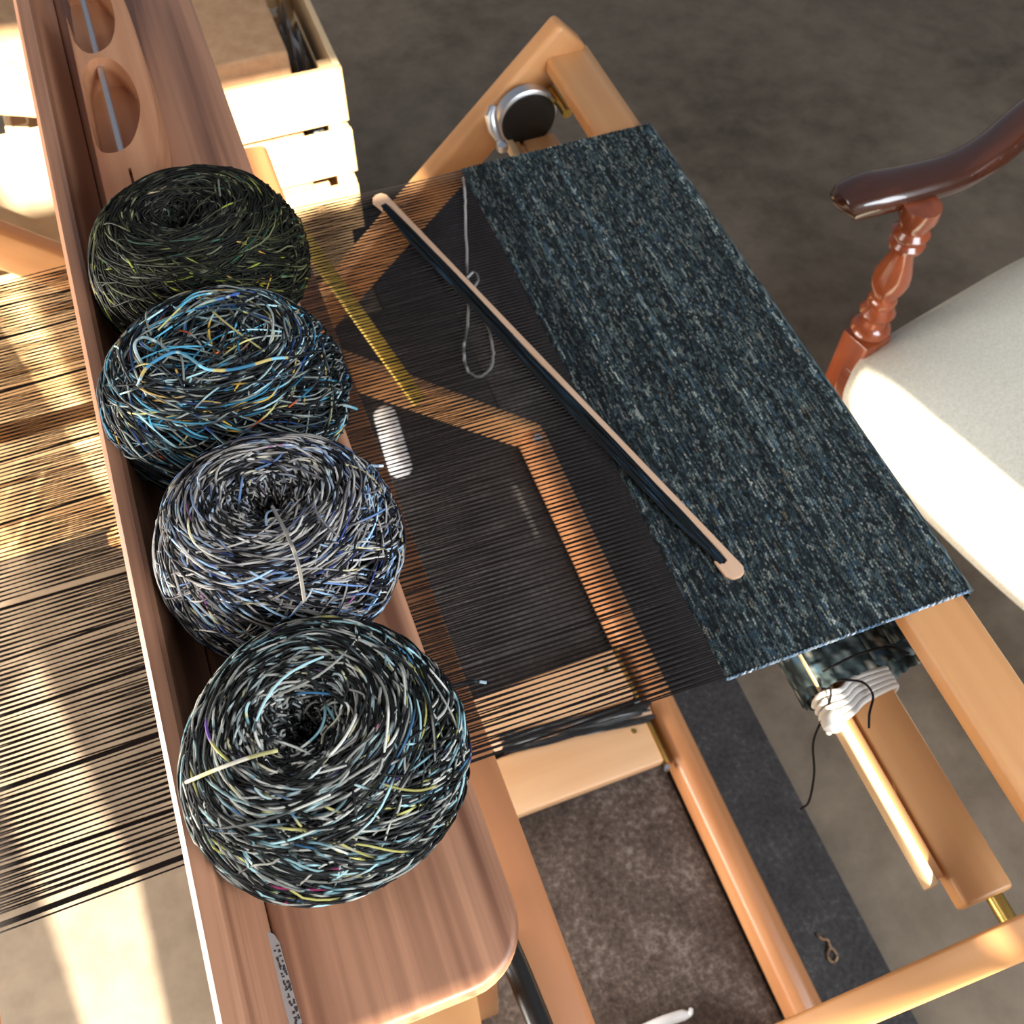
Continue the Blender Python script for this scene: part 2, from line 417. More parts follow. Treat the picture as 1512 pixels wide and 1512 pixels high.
mb.lathe([(0.003, -0.010), (0.009, -0.006), (0.010, 0.0), (0.008, 0.006), (0.003, 0.010)], (0.364, 0.188, 0.686), (0.3, 1, 0), 14)
mb.build('tie_cord', M_cord, rods, 'white tying cord')

# ------------------------------------------------------------------ yarn colours
def run_colours(M, n, palette, weights, step, mean_run, rs):
    """a variegated colour along every strand"""
    pal = np.array([lin(c) for c in palette]); w = np.array(weights, float); w /= w.sum()
    out = np.zeros((M, n, 3))
    for i in range(M):
        j = 0
        while j < n:
            L = max(1, int(rs.exponential(mean_run) / step) + 1)
            c = pal[rs.choice(len(pal), p=w)] * rs.uniform(0.5, 1.3)
            out[i, j:j + L] = c; j += L
    return out

def yarn_cake(label, c, R, h, tilt, palette, weights, dark, seed, n_strand=950, messy=20, hole=0.16, tails=(), inner_grey=0.7):
    rs = np.random.default_rng(seed)
    prof = np.array([(hole * 0.5, 0.10), (hole * 0.8, 0.30), (hole * 1.15, 0.40), (0.36, 0.47), (0.55, 0.47), (0.74, 0.40), (0.89, 0.26), (0.98, 0.06), (0.99, -0.14), (0.92, -0.32), (0.76, -0.45), (0.45, -0.5)])
    PR = catmull(prof, 10)
    seg = np.r_[0, np.cumsum(np.linalg.norm(np.diff(PR, axis=0), axis=1))]; seg /= seg[-1]
    def prof_at(s):
        s = np.clip(s, 0, 1)
        return np.interp(s, seg, PR[:, 0]), np.interp(s, seg, PR[:, 1])
    Rm = Matrix.Rotation(tilt[0], 3, 'X') @ Matrix.Rotation(tilt[1], 3, 'Y')
    Rn = np.array(Rm); c = np.array(c)
    lump = rs.uniform(0, 6.28, 4)
    def surf(th, s, off=0.0):
        r, z = prof_at(s)
        k = 1 + 0.018 * np.sin(2 * th + lump[0]) + 0.014 * np.sin(3 * th + lump[1])
        e = 1e-3
        r2, z2 = prof_at(s + e); r1, z1 = prof_at(s - e)
        nr, nz = (z1 - z2) * h, (r2 - r1) * R[0]
        ln = np.hypot(nr, nz) + 1e-12; nr, nz = nr / ln, nz / ln
        nr, nz = -nr * -1, nz
        x = (r * R[0] * k + off * nr) * np.cos(th); y = (r * R[1] * k + off * nr) * np.sin(th); zz = z * h + off * nz
        P = np.stack([x, y, zz], -1) @ Rn.T + c
        N = np.stack([nr * np.cos(th), nr * np.sin(th), nz], -1) @ Rn.T
        return P, N
    root = empty('yarn_cake', Vector(c - np.array([0, 0, h / 2])), label, 'yarn', 'cakes of variegated yarn in the tray')
    # core
    th = np.linspace(0, 2 * math.pi, 48, endpoint=False); s = np.linspace(0, 1, 40)
    TH, S = np.meshgrid(th, s); P, _ = surf(TH, S, -0.0022)
    idx = np.arange(40 * 48).reshape(40, 48)
    a = idx[:-1]; b = np.roll(a, -1, 1); d = idx[1:]; cc = np.roll(d, -1, 1)
    V = P.reshape(-1, 3); F = np.stack([a, b, cc, d], -1).reshape(-1, 4)
    top = np.vstack([V[:48].mean(0), V[-48:].mean(0)]); nv = len(V)
    F = np.vstack([F, np.stack([np.full(48, nv), np.roll(idx[0], -1), idx[0], idx[0]], -1), np.stack([np.full(48, nv + 1), idx[-1], np.roll(idx[-1], -1), np.roll(idx[-1], -1)], -1)])
    tri = F[:, 2] == F[:, 3]
    me = bpy.data.meshes.new('core'); me.from_pydata(np.vstack([V, top]).tolist(), [], [f[:3].tolist() if t else f.tolist() for f, t in zip(F, tri)])
    me.polygons.foreach_set('use_smooth', np.ones(len(me.polygons), bool))
    link('core', me, plain('yarn_core', dark, 0.9, 0, 0.1), root)
    # wound strands
    n = 16; M = n_strand
    s0 = np.where(rs.random(M) < 0.52, rs.uniform(0.02, 0.5, M), rs.uniform(0.42, 0.88, M))
    side = s0 > 0.45
    dth = np.where(side, rs.uniform(0.5, 1.2, M), rs.uniform(0.9, 2.4, M))
    sgn = np.where(rs.random(M) < 0.88, 1, -1)
    ds = np.where(side, sgn * rs.uniform(0.10, 0.28, M), rs.normal(0, 0.05, M))
    innr = s0 < 0.16
    dth = np.where(innr, rs.uniform(0.5, 1.6, M), dth); ds = np.where(innr, rs.normal(0, 0.09, M), ds)
    t = np.linspace(-0.5, 0.5, n)[None, :]
    th = rs.uniform(0, 2 * math.pi, M)[:, None] + dth[:, None] * t
    ss = s0[:, None] + ds[:, None] * t + 0.012 * np.sin(rs.uniform(0, 6.28, M)[:, None] + t * rs.uniform(4, 12, M)[:, None])
    off = rs.uniform(-0.0020, 0.0012, M)[:, None] + 0.0009 * np.sin(rs.uniform(0, 6.28, M)[:, None] + 7 * t)
    edge = np.minimum(1, (0.5 - np.abs(t)) * 9); off = off * edge - 0.0028 * (1 - edge)
    P, N = surf(th, ss, off)
    C = run_colours(M, n, palette, weights, 0.006, 0.012, rs)
    lum = C @ np.array([0.3, 0.5, 0.2]); gmix = (np.clip((0.42 - ss) / 0.2, 0, 1) * inner_grey)[..., None]
    C = C * (1 - gmix) + lum[..., None] * np.array([1.0, 0.94, 0.86]) * gmix
    V1, F1, C1 = tubes_np(P, N, 0.00066, 4, C)
    # stray strands crossing the top as chords
    K = messy; ta = rs.uniform(0, 2 * math.pi, K); tb = ta + rs.uniform(0.5, 2.4, K) * np.where(rs.random(K) < 0.5, 1, -1)
    sa = rs.uniform(0.15, 0.5, K); sb = rs.uniform(0.15, 0.5, K)
    A, NA = surf(ta, sa, 0.0012); B, NB = surf(tb, sb, 0.0012)
    u = np.linspace(0, 1, n)[None, :, None]
    up = np.array(Rn[:, 2])
    Q = A[:, None] * (1 - u) + B[:, None] * u + up * (np.sin(u * math.pi) * rs.uniform(0.0015, 0.007, K)[:, None, None])
    bend = np.cross(B - A, up); Q += bend[:, None] * np.sin(u * math.pi) * rs.uniform(-0.25, 0.25, K)[:, None, None]
    C2 = run_colours(K, n, palette[1:], weights[1:], 0.005, 0.022, rs)
    V2, F2, Cc2 = tubes_np(Q, np.tile(up, (K, n, 1)), 0.00068, 4, C2)
    me = mesh_np('wound_strands', np.vstack([V1, V2]), np.vstack([F1, F2 + len(V1)]), np.vstack([C1, Cc2]))
    tag(link('wound_strands', me, M_yarn, root), kind='stuff')
    for pts, pal in tails:
        Q = catmull(pts, 8)[None]; m = Q.shape[1]
        Ct = run_colours(1, m, pal, [1] * len(pal), 0.002, 0.007, rs)
        V, F, Cc = tubes_np(Q, np.tile((0., 0, 1.), (1, m, 1)), 0.0010, 6, Ct)
        link('yarn_tail', mesh_np('yarn_tail', V, F, Cc), M_yarn, root)
    return root

# ------------------------------------------------------------------ tray on the castle
TZ = 0.946
tray = empty('yarn_tray', (-0.03, 0.5, 0.928), 'long cherry wood tray with one raised side, on top of the loom castle', 'tray')
y0, y1 = 0.066, 1.06
MB().prism([(-0.103, 0.930), (-0.103, 0.997), (-0.100, 1.0), (-0.093, 1.0), (-0.0905, 0.998), (-0.0893, 0.985), (-0.0885, 0.968), (-0.087, 0.957), (-0.085, 0.951), (-0.082, 0.9475), (-0.079, TZ), (-0.079, 0.930)], y0 + 0.03 - 0.03, y1, 'y').build('side_wall', M_cherry, tray)
# bottom board with a rounded near corner
rc = 0.034; xr = 0.043
out = [(-0.079, y0), (xr - rc, y0)]
for k in range(1, 9):
    a = -math.pi / 2 + k * math.pi / 18
    out.append((xr - rc + rc * math.cos(a), y0 + rc + rc * math.sin(a)))
out += [(xr, y0 + rc), (xr, y1), (-0.079, y1)]
MB().prism(out, 0.930, TZ, 'z', 0.0042, 3).build('bottom_board', M_cherry, tray)
p = [at(391, 1373, TZ), at(405, 1380, TZ), at(413, 1392, TZ), at(456, 1545, TZ), at(436, 1545, TZ)]
st = MB().prism([(v.x, v.y) for v in p], TZ + 0.0002, TZ + 0.0007, 'z').build('sticker', M_label, tray, 'small grey printed sticker')
mb = MB()
for k in range(34):
    f = 0.12 + 0.86 * k / 34
    for w in (0.32, 0.68):
        if rng.random() < 0.62:
            a = at(393 + 44 * f + 17 * w + rng.uniform(-1, 1), 1375 + 150 * f, TZ)
            mb.box((a.x, a.y, TZ + 0.0008), (rng.uniform(0.0006, 0.0016), rng.uniform(0.0006, 0.0014), 0.0003), None, 0)
tag(mb.build('print', M_ink, st, 'blurred small print'), kind='stuff')

# ------------------------------------------------------------------ the four cakes of yarn
BLK = (14, 15, 15)
yarn_cake('nearest yarn cake, black and pale teal with cream strands', (-0.026, 0.190, 1.000), (0.0705, 0.069), 0.104, (-0.04, -0.08),
    [(14, 15, 15), (30, 32, 32), (70, 74, 74), (150, 150, 142), (196, 196, 186), (120, 160, 168), (168, 208, 212), (196, 190, 110), (90, 60, 130), (180, 50, 110), (60, 110, 150)],
    [44, 16, 7, 10, 9, 6, 5, 2.0, 0.3, 0.2, 1.2], BLK, 11, 1900, 22,
    tails=[([at(640, 1022, 0.99), at(655, 1016, 0.985), at(680, 1010, 0.98), at(700, 1006, 0.98), at(718, 1008, 0.978)], [(20, 22, 24), (170, 190, 200), (40, 60, 70)]),
           ([at(410, 1108, 1.062), at(370, 1118, 1.064), at(320, 1136, 1.058), at(275, 1155, 1.035)], [(200, 190, 165), (190, 186, 170), (196, 190, 130)])])
yarn_cake('blue and silver grey yarn cake, second from the front', (-0.018, 0.318, 1.000), (0.068, 0.062), 0.104, (-0.03, 0.02),
    [(18, 18, 22), (36, 34, 40), (96, 92, 96), (160, 154, 148), (196, 192, 186), (110, 140, 186), (164, 196, 224), (50, 70, 130), (206, 196, 150), (150, 70, 140), (190, 120, 110)],
    [38, 15, 9, 17, 11, 6, 7, 3, 1.2, 0.2, 0.3], (16, 16, 20), 22, 1850, 14,
    tails=[([at(402, 748, 1.052), at(424, 790, 1.056), at(440, 832, 1.054), at(450, 888, 1.046)], [(190, 180, 164), (120, 116, 112)]),
           ([at(525, 686, 0.995), at(540, 686, 0.99), at(553, 688, 0.985), at(565, 688, 0.98)], [(150, 170, 196), (200, 214, 226)])])
yarn_cake('teal and orange flecked messy yarn cake, third from the front', (-0.023, 0.438, 1.000), (0.075, 0.061), 0.104, (0.0, -0.03),
    [(14, 16, 18), (26, 32, 36), (60, 70, 74), (140, 146, 140), (40, 110, 140), (90, 170, 200), (170, 210, 216), (30, 60, 110), (200, 160, 70), (196, 90, 40), (186, 180, 120)],
    [44, 18, 11, 14, 3.6, 2.6, 4, 2.4, 1.8, 0.4, 2.2], (13, 15, 17), 33, 1750, 150,
    tails=[([at(505, 598, 0.995), at(515, 600, 0.99), at(527, 604, 0.985)], [(120, 190, 210), (180, 210, 220)]),
           ([at(203, 570, 1.046), at(215, 545, 1.052), at(240, 527, 1.056), at(262, 520, 1.058), at(283, 530, 1.057), at(305, 545, 1.055), at(340, 546, 1.054), at(375, 538, 1.054), at(402, 530, 1.053), at(425, 528, 1.050)], [(120, 180, 200), (180, 206, 208), (60, 120, 154), (196, 176, 110), (150, 160, 176)]),
           ([at(216, 545, 1.050), at(203, 525, 1.052), at(199, 508, 1.053), at(212, 498, 1.053), at(235, 507, 1.053), at(250, 520, 1.052)], [(150, 174, 176), (170, 190, 190)]),
           ([at(272, 500, 1.046), at(277, 468, 1.052), at(300, 449, 1.054), at(332, 440, 1.052), at(362, 432, 1.048), at(398, 438, 1.044), at(434, 460, 1.038)], [(150, 196, 220), (100, 150, 200), (60, 90, 160), (190, 206, 190)])])
yarn_cake('dark olive green yarn cake, farthest one beside the boat shuttle', (-0.016, 0.556, 1.000), (0.072, 0.061), 0.102, (0.05, -0.02),
    [(14, 15, 10), (26, 27, 16), (44, 45, 28), (74, 76, 48), (106, 108, 76), (150, 156, 60), (40, 90, 70), (190, 150, 60), (100, 100, 90)],
    [40, 24, 14, 9, 4, 1.8, 1.4, 0.3, 2], (13, 14, 9), 44, 1800, 16)

# ------------------------------------------------------------------ boat shuttle
shz0, shz1 = TZ + 0.001, 0.984
L_ = [(-0.0665, 0.905), (-0.0695, 0.653), (-0.066, 0.615), (-0.056, 0.585), (-0.048, 0.578)]
R_ = [(-0.041, 0.585), (-0.036, 0.615), (-0.030, 0.672), (-0.0215, 0.706), (-0.016, 0.741), (-0.0135, 0.785), (-0.013, 0.83), (-0.0145, 0.905), (-0.020, 0.96), (-0.034, 1.005), (-0.045, 1.02), (-0.058, 1.0), (-0.064, 0.96)]
outl = catmull(L_ + R_, 4)
bs = empty('boat_shuttle', (-0.042, 0.8, TZ), 'open wooden boat shuttle with a steel spindle, at the far end of the tray', 'shuttle')
body = MB().prism([tuple(v) for v in outl], shz0, shz1, 'z', 0.003, 2).build('body', M_shuttle, bs)
def dpts(pix): return catmull([tuple(at(*q_, shz1)[:2]) for q_ in pix], 5)
near_open = [(122, 112), (129, 93), (145, 85), (170, 90), (193, 115), (206, 150), (205, 180), (194, 210), (176, 223), (158, 226), (147, 221), (138, 200), (124, 130), (122, 112)]
o1 = dpts(near_open)[:-1]
far_open = o1.copy(); far_open[:, 1] = 2 * (o1[:, 1].max() + 0.0035) - far_open[:, 1]
cuts = [MB().prism([tuple(v) for v in o1], shz1 - 0.027, shz1 + 0.02, 'z'), MB().prism([tuple(v) for v in far_open], shz1 - 0.027, shz1 + 0.02, 'z'),
        MB().span((-0.0480, 0.640, shz1 - 0.006), (-0.0458, 0.690, shz1 + 0.01), 0)]
for cm in cuts:
    cut = cm.build('cutter', None, bs)
    md = body.modifiers.new('pocket', 'BOOLEAN'); md.operation = 'DIFFERENCE'; md.object = cut; md.solver = 'EXACT'
    dg = bpy.context.evaluated_depsgraph_get(); dg.update()
    nm = bpy.data.meshes.new_from_object(body.evaluated_get(dg))
    body.modifiers.clear(); body.data = nm
    bpy.data.objects.remove(cut)
nm.name = 'body'
if not nm.materials: nm.materials.append(M_shuttle)
nm.polygons.foreach_set('use_smooth', np.ones(len(nm.polygons), bool)); nm.set_sharp_from_angle(angle=math.radians(35))
ra = at(180, 226, 0.974); rb = at(147, 96, 0.974)
dv = (rb - ra)
MB().tube([ra - dv * 0.02, rb + dv * 1.25], 0.0031, 12).build('spindle', M_steel, bs, 'grey steel spindle rod')

# ------------------------------------------------------------------ woven cloth and warp
CZ = 0.7665
FELL, YN, YF = 0.268, 0.228, 0.857
cloth_pal = [(28, 35, 37), (42, 52, 54), (64, 78, 80), (90, 105, 106), (124, 134, 130), (156, 158, 148), (58, 82, 100), (116, 106, 90)]
def woven(x0, x1, rows, cols, seed, z):
    """weft picks as rounded ridges that dive under every other warp thread"""
    rs = np.random.default_rng(seed)
    pal = np.array([lin(c) for c in cloth_pal]); w = np.array([20, 18, 16, 13, 9, 5, 7, 1.5]); w /= w.sum()
    pitch = (x1 - x0) / rows
    ys = np.linspace(YN, YF, cols)
    V = np.zeros((rows, 3, cols, 3)); C = np.zeros((rows, 3, cols, 3))
    base = pal[rs.choice(len(pal), p=w)]
    for i in range(rows):
        if i == 0 or rs.random() < 0.36: band = math.exp(rs.normal(-0.02, 0.30)) * np.interp(np.linspace(0, 1, cols), np.linspace(0, 1, 9), rs.uniform(0.78, 1.25, 9))
        tone = band * (1.0 + 0.16 * math.sin(i * 0.21 + 1.3 * math.sin(i * 0.05)))
        col = np.zeros((cols, 3)); j = 0
        while j < cols:
            Ln = max(1, int(rs.exponential(1.8)) + 1)
            col[j:j + Ln] = pal[rs.choice(len(pal), p=w)] * rs.uniform(0.75, 1.2) * tone[j]; j += Ln
        over = (np.arange(cols) + i) % 2
        yj = ys + rs.normal(0, 0.0001, cols)
        yj[0] += rs.normal(0, 0.0003); yj[-1] += rs.normal(0, 0.0003)
        for k, (dx, dz) in enumerate(((0.06, -0.0004), (0.5, 0.0006), (0.94, -0.0004))):
            V[i, k, :, 0] = x0 + (i + dx) * pitch + rs.normal(0, 0.00012, cols)
            V[i, k, :, 1] = yj
            V[i, k, :, 2] = z + dz + np.where(over, 0.0004, -0.0005)
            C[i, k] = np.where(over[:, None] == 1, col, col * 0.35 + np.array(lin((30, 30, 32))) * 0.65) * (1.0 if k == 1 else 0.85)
    V = V.reshape(rows * 3, cols, 3); C = C.reshape(-1, 3)
    idx = np.arange(rows * 3 * cols).reshape(rows * 3, cols)
    F = np.stack([idx[:-1, :-1], idx[1:, :-1], idx[1:, 1:], idx[:-1, 1:]], -1).reshape(-1, 4)
    return V.reshape(-1, 3), F, C
V, F, C = woven(FELL, 0.490, 150, 400, 5, CZ)
wc = link('woven_cloth', mesh_np('woven_cloth', V, F, C), M_cloth)
tag(wc, 'dark blue green handwoven cloth stretched over the breast beam of the loom', 'cloth')
for k in range(2):  # pale strand colours put the lit edge of the cloth into the yarn
    xsv = np.linspace(FELL, 0.489, 120)
    Q = np.stack([xsv, YN - 0.0006 + 0.0009 * np.sin(np.arange(120) * 1.9 + k * 3.1), CZ + 0.0003 + 0.0005 * np.cos(np.arange(120) * 1.9 + k * 3.1)], -1)[None]
    V, F, Cc = tubes_np(Q, np.tile((0., 0, 1.), (1, 120, 1)), 0.0007, 5, run_colours(1, 120, [(150, 176, 196), (206, 214, 216), (90, 120, 150), (70, 84, 92)], [3, 3, 2, 2], 0.002, 0.005, rng))
    link('selvedge', mesh_np('selvedge', V, F, Cc), M_yarn, wc, 'near selvedge with its lit rim painted pale')
# the cloth turns over the beam and comes back to the cloth beam
def strip(path, ya, yb, rows_each, seed, name, parent):
    rs = np.random.default_rng(seed); pal = np.array([lin(c) for c in cloth_pal])
    Q = catmull(path, rows_each); nQ = len(Q); cols = 160
    ys = np.linspace(ya, yb, cols)
    V = np.zeros((nQ, cols, 3)); V[:, :, 0] = Q[:, None, 0]; V[:, :, 1] = ys; V[:, :, 2] = Q[:, None, 1]
    V[:, 0, 1] += rs.normal(0, 0.0008, nQ)
    col = pal[rs.choice(7, (nQ, cols // 2), p=[.26, .22, .18, .13, .08, .05, .08])].repeat(2, 1) * rs.uniform(0.6, 1.3, (nQ, cols, 1))
    idx = np.arange(nQ * cols).reshape(nQ, cols)
    F = np.stack([idx[:-1, :-1], idx[1:, :-1], idx[1:, 1:], idx[:-1, 1:]], -1).reshape(-1, 4)
    o = link(name, mesh_np(name, V.reshape(-1, 3), F, col.reshape(-1, 3)), M_cloth, parent)
    md = o.modifiers.new('thickness', 'SOLIDIFY'); md.thickness = 0.0014; md.offset = 0
    return o
strip([(0.490, CZ), (0.4935, 0.764), (0.495, 0.75), (0.4945, 0.725), (0.488, 0.706), (0.462, 0.702), (0.44, 0.7015)], YN, YF, 12, 6, 'cloth_fold', wc)
ang = np.linspace(math.pi * 0.5, math.pi * 0.5 + 2 * math.pi, 15)
strip([(0.418 + 0.060 * math.cos(a), 0.664 + 0.036 * math.sin(a)) for a in ang], YN - 0.013, YF, 6, 8, 'cloth_roll', wc)
# warp: one set over, one under, from the fell through the reed and heddles to the back beam
NW = 300
yw = np.linspace(YN + 0.002, YF - 0.002, NW) ; yb_ = np.linspace(0.240, 0.872, NW)
path = [(FELL + 0.006, CZ - 0.0005), (0.16, 0.7610), (0.06, 0.7575), (-0.02, 0.755), (-0.15, 0.7525), (-0.30, 0.7498), (-0.344, 0.7495), (-0.353, 0.744), (-0.3545, 0.72), (-0.46, 0.56), (-0.59, 0.478)]
P = np.zeros((NW, len(path), 3))
for j, (x, z) in enumerate(path):
    f = np.clip((FELL - x) / 0.24, 0, 1)
    P[:, j, 0] = x; P[:, j, 1] = yw * (1 - f) + yb_ * f
    shed = np.where(np.arange(NW) % 2 == 0, 0.003, -0.012) * max(0, 1 - abs(x + 0.02) / 0.26 if j < 6 else 0)
    P[:, j, 2] = z + shed
P[:, 1:5, 1] += rng.normal(0, 0.0004, (NW, 4))
for i_ in (2, 3, 4, 21, 48, 49, 76, 98, 121, 122, 160, 192, 230, 231, 262, 285):   # threads that cling together behind the heddles
    for d_ in (-1, 0, 1):
        P[max(0, i_ + d_), 4:, 1] = P[i_, 4:, 1] + 0.0008 * d_ + rng.normal(0, 0.0002); P[max(0, i_ + d_), 4, 2] = P[i_, 4, 2]
V, F, _ = tubes_np(P, np.tile((0., 1., 0.), (NW, len(path), 1)), 0.00068, 4)
tag(link('warp_threads', mesh_np('warp_threads', V, F), M_warp, wc, 'dark stretched warp threads'), kind='stuff')
# grey weft tail hanging in a loop from the far selvedge
lp = [at(684, 262, CZ + .001), at(687, 290, CZ + .003), at(688, 340, CZ - .001), at(690, 395, CZ + .001), at(692, 430, CZ + .001), at(690, 480, CZ + .001), at(685, 515, CZ + .001), at(690, 545, CZ + .001), at(708, 556, CZ + .001), at(726, 540, CZ + .001), at(727, 510, CZ + .001), at(718, 475, CZ + .001), at(702, 430, CZ + .002), at(706, 412, CZ + .004), at(700, 402, CZ + .004), at(690, 410, CZ + .003)]
Q = catmull(lp, 6)[None]; m = Q.shape[1]
Q = Q + np.stack([rng.normal(0, .0003, (1, m)), rng.normal(0, .0003, (1, m)), np.zeros((1, m))], -1)
V, F, Cc = tubes_np(Q, np.tile((0., 0, 1.), (1, m, 1)), 0.0014, 6, run_colours(1, m, [(120, 118, 112), (150, 148, 144), (90, 90, 88)], [1, 1, 1], 0.004, 0.01, rng))
link('yarn_loop', mesh_np('yarn_loop', V, F, Cc), M_yarn, wc, 'loose loop of grey weft yarn')
# thread ends near the tied rods
for pts in ([(0.372, 0.212, 0.70), (0.366, 0.20, 0.69), (0.352, 0.185, 0.66), (0.350, 0.165, 0.63), (0.345, 0.150, 0.60), (0.338, 0.148, 0.59)], [(0.380, 0.215, 0.70), (0.40, 0.207, 0.697), (0.405, 0.195, 0.692), (0.39, 0.18, 0.70), (0.385, 0.17, 0.695)], [(0.372, 0.226, 0.70), (0.40, 0.226, 0.712), (0.43, 0.223, 0.712), (0.45, 0.215, 0.70)]):
    Q = catmull(pts, 6)[None]; m = Q.shape[1]
    V, F, _ = tubes_np(Q, np.tile((0., 1, 0.2), (1, m, 1)), 0.0011, 5)
    link('thread_end', mesh_np('thread_end', V, F), M_warp, wc)

# ------------------------------------------------------------------ stick shuttle lying on warp and cloth
sz = CZ + 0.0030
A = at(556, 289, sz); B = at(1093, 853, sz)
dirv = (B - A); LEN = dirv.length; dx = dirv.normalized(); ex = Vector((dx.y, -dx.x, 0)).normalized()
ss_ = empty('stick_shuttle', (A + B) / 2, 'flat pale stick shuttle wound with dark yarn, lying across warp and cloth', 'shuttle')
wS = 0.024
prof = [(0, 0.004), (0, 0.010), (0.022, 0.0105), (0.026, 0.013), (0.026, 0.016), (0.018, 0.0185), (0.008, 0.022), (0.003, 0.020)]
# outline: long bare edge at offset 0, hooked notches at both ends
half = [(0.004, -0.0085), (0.0, -0.004), (0.001, 0.004), (0.005, 0.0088), (0.022, 0.0100), (0.020, 0.0062), (0.026, 0.0022), (0.032, 0.0018)]
outl2 = [(-0.0, 0)] and []
ptsA = [(0.006, -0.0085), (0.001, -0.005), (0.0, 0.0), (0.002, 0.006), (0.008, 0.0095), (0.024, 0.0075), (0.017, 0.0030), (0.018, -0.0010), (0.026, -0.0022)]
full = [(LEN - x, y) for x, y in ptsA]
outl2 = ptsA + full[::-1]
prof3 = [A + dx * a_ + ex * (b_) * 1.0 for a_, b_ in outl2]
# ex points to the chair side; the bare edge faces the tray
mb = MB(); mb.prism([(v.x, v.y) for v in prof3], sz - 0.0015, sz + 0.0022, 'z', 0.0006, 1)
mb.build('stick', M_tan, ss_)
rs = np.random.default_rng(77)
NS = 60; n = 34
t = np.linspace(0, 1, n)[None, :]
y = rs.uniform(-0.0025, 0.0085, NS)[:, None]
xx = 0.020 + t * (LEN - 0.040) + rs.uniform(-0.002, 0.002, (NS, 1))
zz = sz + 0.0022 + 0.0042 * np.sin(np.pi * np.clip((y + 0.0035) / 0.0130, 0, 1)) * rs.uniform(0.2, 1, (NS, 1)) * np.minimum(1, np.minimum(t, 1 - t) * 9) + 0 * t
yy = y * np.minimum(1, 0.35 + np.minimum(t, 1 - t) * 6) + 0.0018 + 0.0012 * np.sin(t * 9 + rs.uniform(0, 6, (NS, 1)))
Pn = np.array(A)[None, None, :] * np.array([1, 1, 0]) + xx[..., None] * np.array(dx) + yy[..., None] * np.array(ex)
Pn[..., 2] = zz
V, F, Cc = tubes_np(Pn, np.tile((0., 0., 1.), (NS, n, 1)), 0.0009, 4, run_colours(NS, n, [(10, 16, 18), (18, 28, 34), (26, 44, 56), (40, 66, 90), (16, 20, 20)], [30, 20, 10, 4, 20], 0.02, 0.03, rs))
tag(link('wound_yarn', mesh_np('wound_yarn', V, F, Cc), M_yarn, ss_, 'dark teal yarn wound along the stick'), kind='stuff')

# ------------------------------------------------------------------ armchair
ch = empty('armchair', (1.0, 0.42, 0), 'polished mahogany armchair with cream upholstered seat, facing the loom', 'chair')
# seat cushion: rounded slab with puffed top
xs0, xs1, ysa, ysb = 0.678, 1.21, 0.14, 0.690
nx, ny = 40, 40
gx = np.linspace(-1, 1, nx); gy = np.linspace(-1, 1, ny)
GX, GY = np.meshgrid(gx, gy)
def sq(a, b, p=5):  # superellipse mapping of the square
    m_ = np.maximum(np.abs(a), np.abs(b)) + 1e-9
    r_ = (np.abs(a / m_) ** p + np.abs(b / m_) ** p) ** (1 / p)
    return a / r_, b / r_
SX, SY = sq(GX, GY)
rad = np.maximum(np.abs(GX), np.abs(GY))
cx, cy = (xs0 + xs1) / 2, (ysa + ysb) / 2
puff = 0.455 + 0.035 * (1 - rad ** 6) + 0.020 * (1 - rad ** 2)
bow = -0.018 * (1 - SY ** 2) * (SX < 0) * np.abs(SX)
T_ = np.stack([cx + SX * (xs1 - xs0) / 2 + bow, cy + SY * (ysb - ysa) / 2, puff], -1)
Bm = T_.copy(); Bm[..., 2] = 0.43
idx = np.arange(nx * ny).reshape(ny, nx)
Ft = np.stack([idx[:-1, :-1], idx[:-1, 1:], idx[1:, 1:], idx[1:, :-1]], -1).reshape(-1, 4)
rim = np.r_[idx[0, :], idx[1:, -1], idx[-1, -2::-1], idx[-2:0:-1, 0]]
nb = nx * ny
Fs = np.stack([rim, rim + nb, np.roll(rim, -1) + nb, np.roll(rim, -1)], -1)
link('seat', mesh_np('seat', np.vstack([T_.reshape(-1, 3), Bm.reshape(-1, 3)]), np.vstack([Ft, Ft[:, ::-1] + nb, Fs])), M_upholstery, ch, 'cream upholstered seat')
MB().span((0.725, 0.18, 0.37), (0.755, 0.64, 0.425), 0.004).span((1.19, 0.14, 0.37), (1.22, 0.70, 0.425), 0.004).span((0.755, 0.67, 0.37), (1.19, 0.70, 0.425), 0.004).span((0.755, 0.14, 0.37), (1.19, 0.17, 0.425), 0.004).build('seat_frame', M_mahog_y, ch)
post = [(0.014, 0.0), (0.021, 0.006), (0.024, 0.014), (0.021, 0.022), (0.016, 0.026), (0.0145, 0.034), (0.018, 0.040), (0.021, 0.046), (0.017, 0.054), (0.0145, 0.058), (0.017, 0.063), (0.0165, 0.070), (0.014, 0.074), (0.0155, 0.080), (0.020, 0.092), (0.0215, 0.103), (0.020, 0.116), (0.015, 0.136), (0.012, 0.152), (0.0125, 0.156), (0.019, 0.160), (0.020, 0.166), (0.016, 0.171), (0.019, 0.176), (0.0205, 0.182), (0.016, 0.188), (0.017, 0.196), (0.021, 0.206), (0.020, 0.222)]
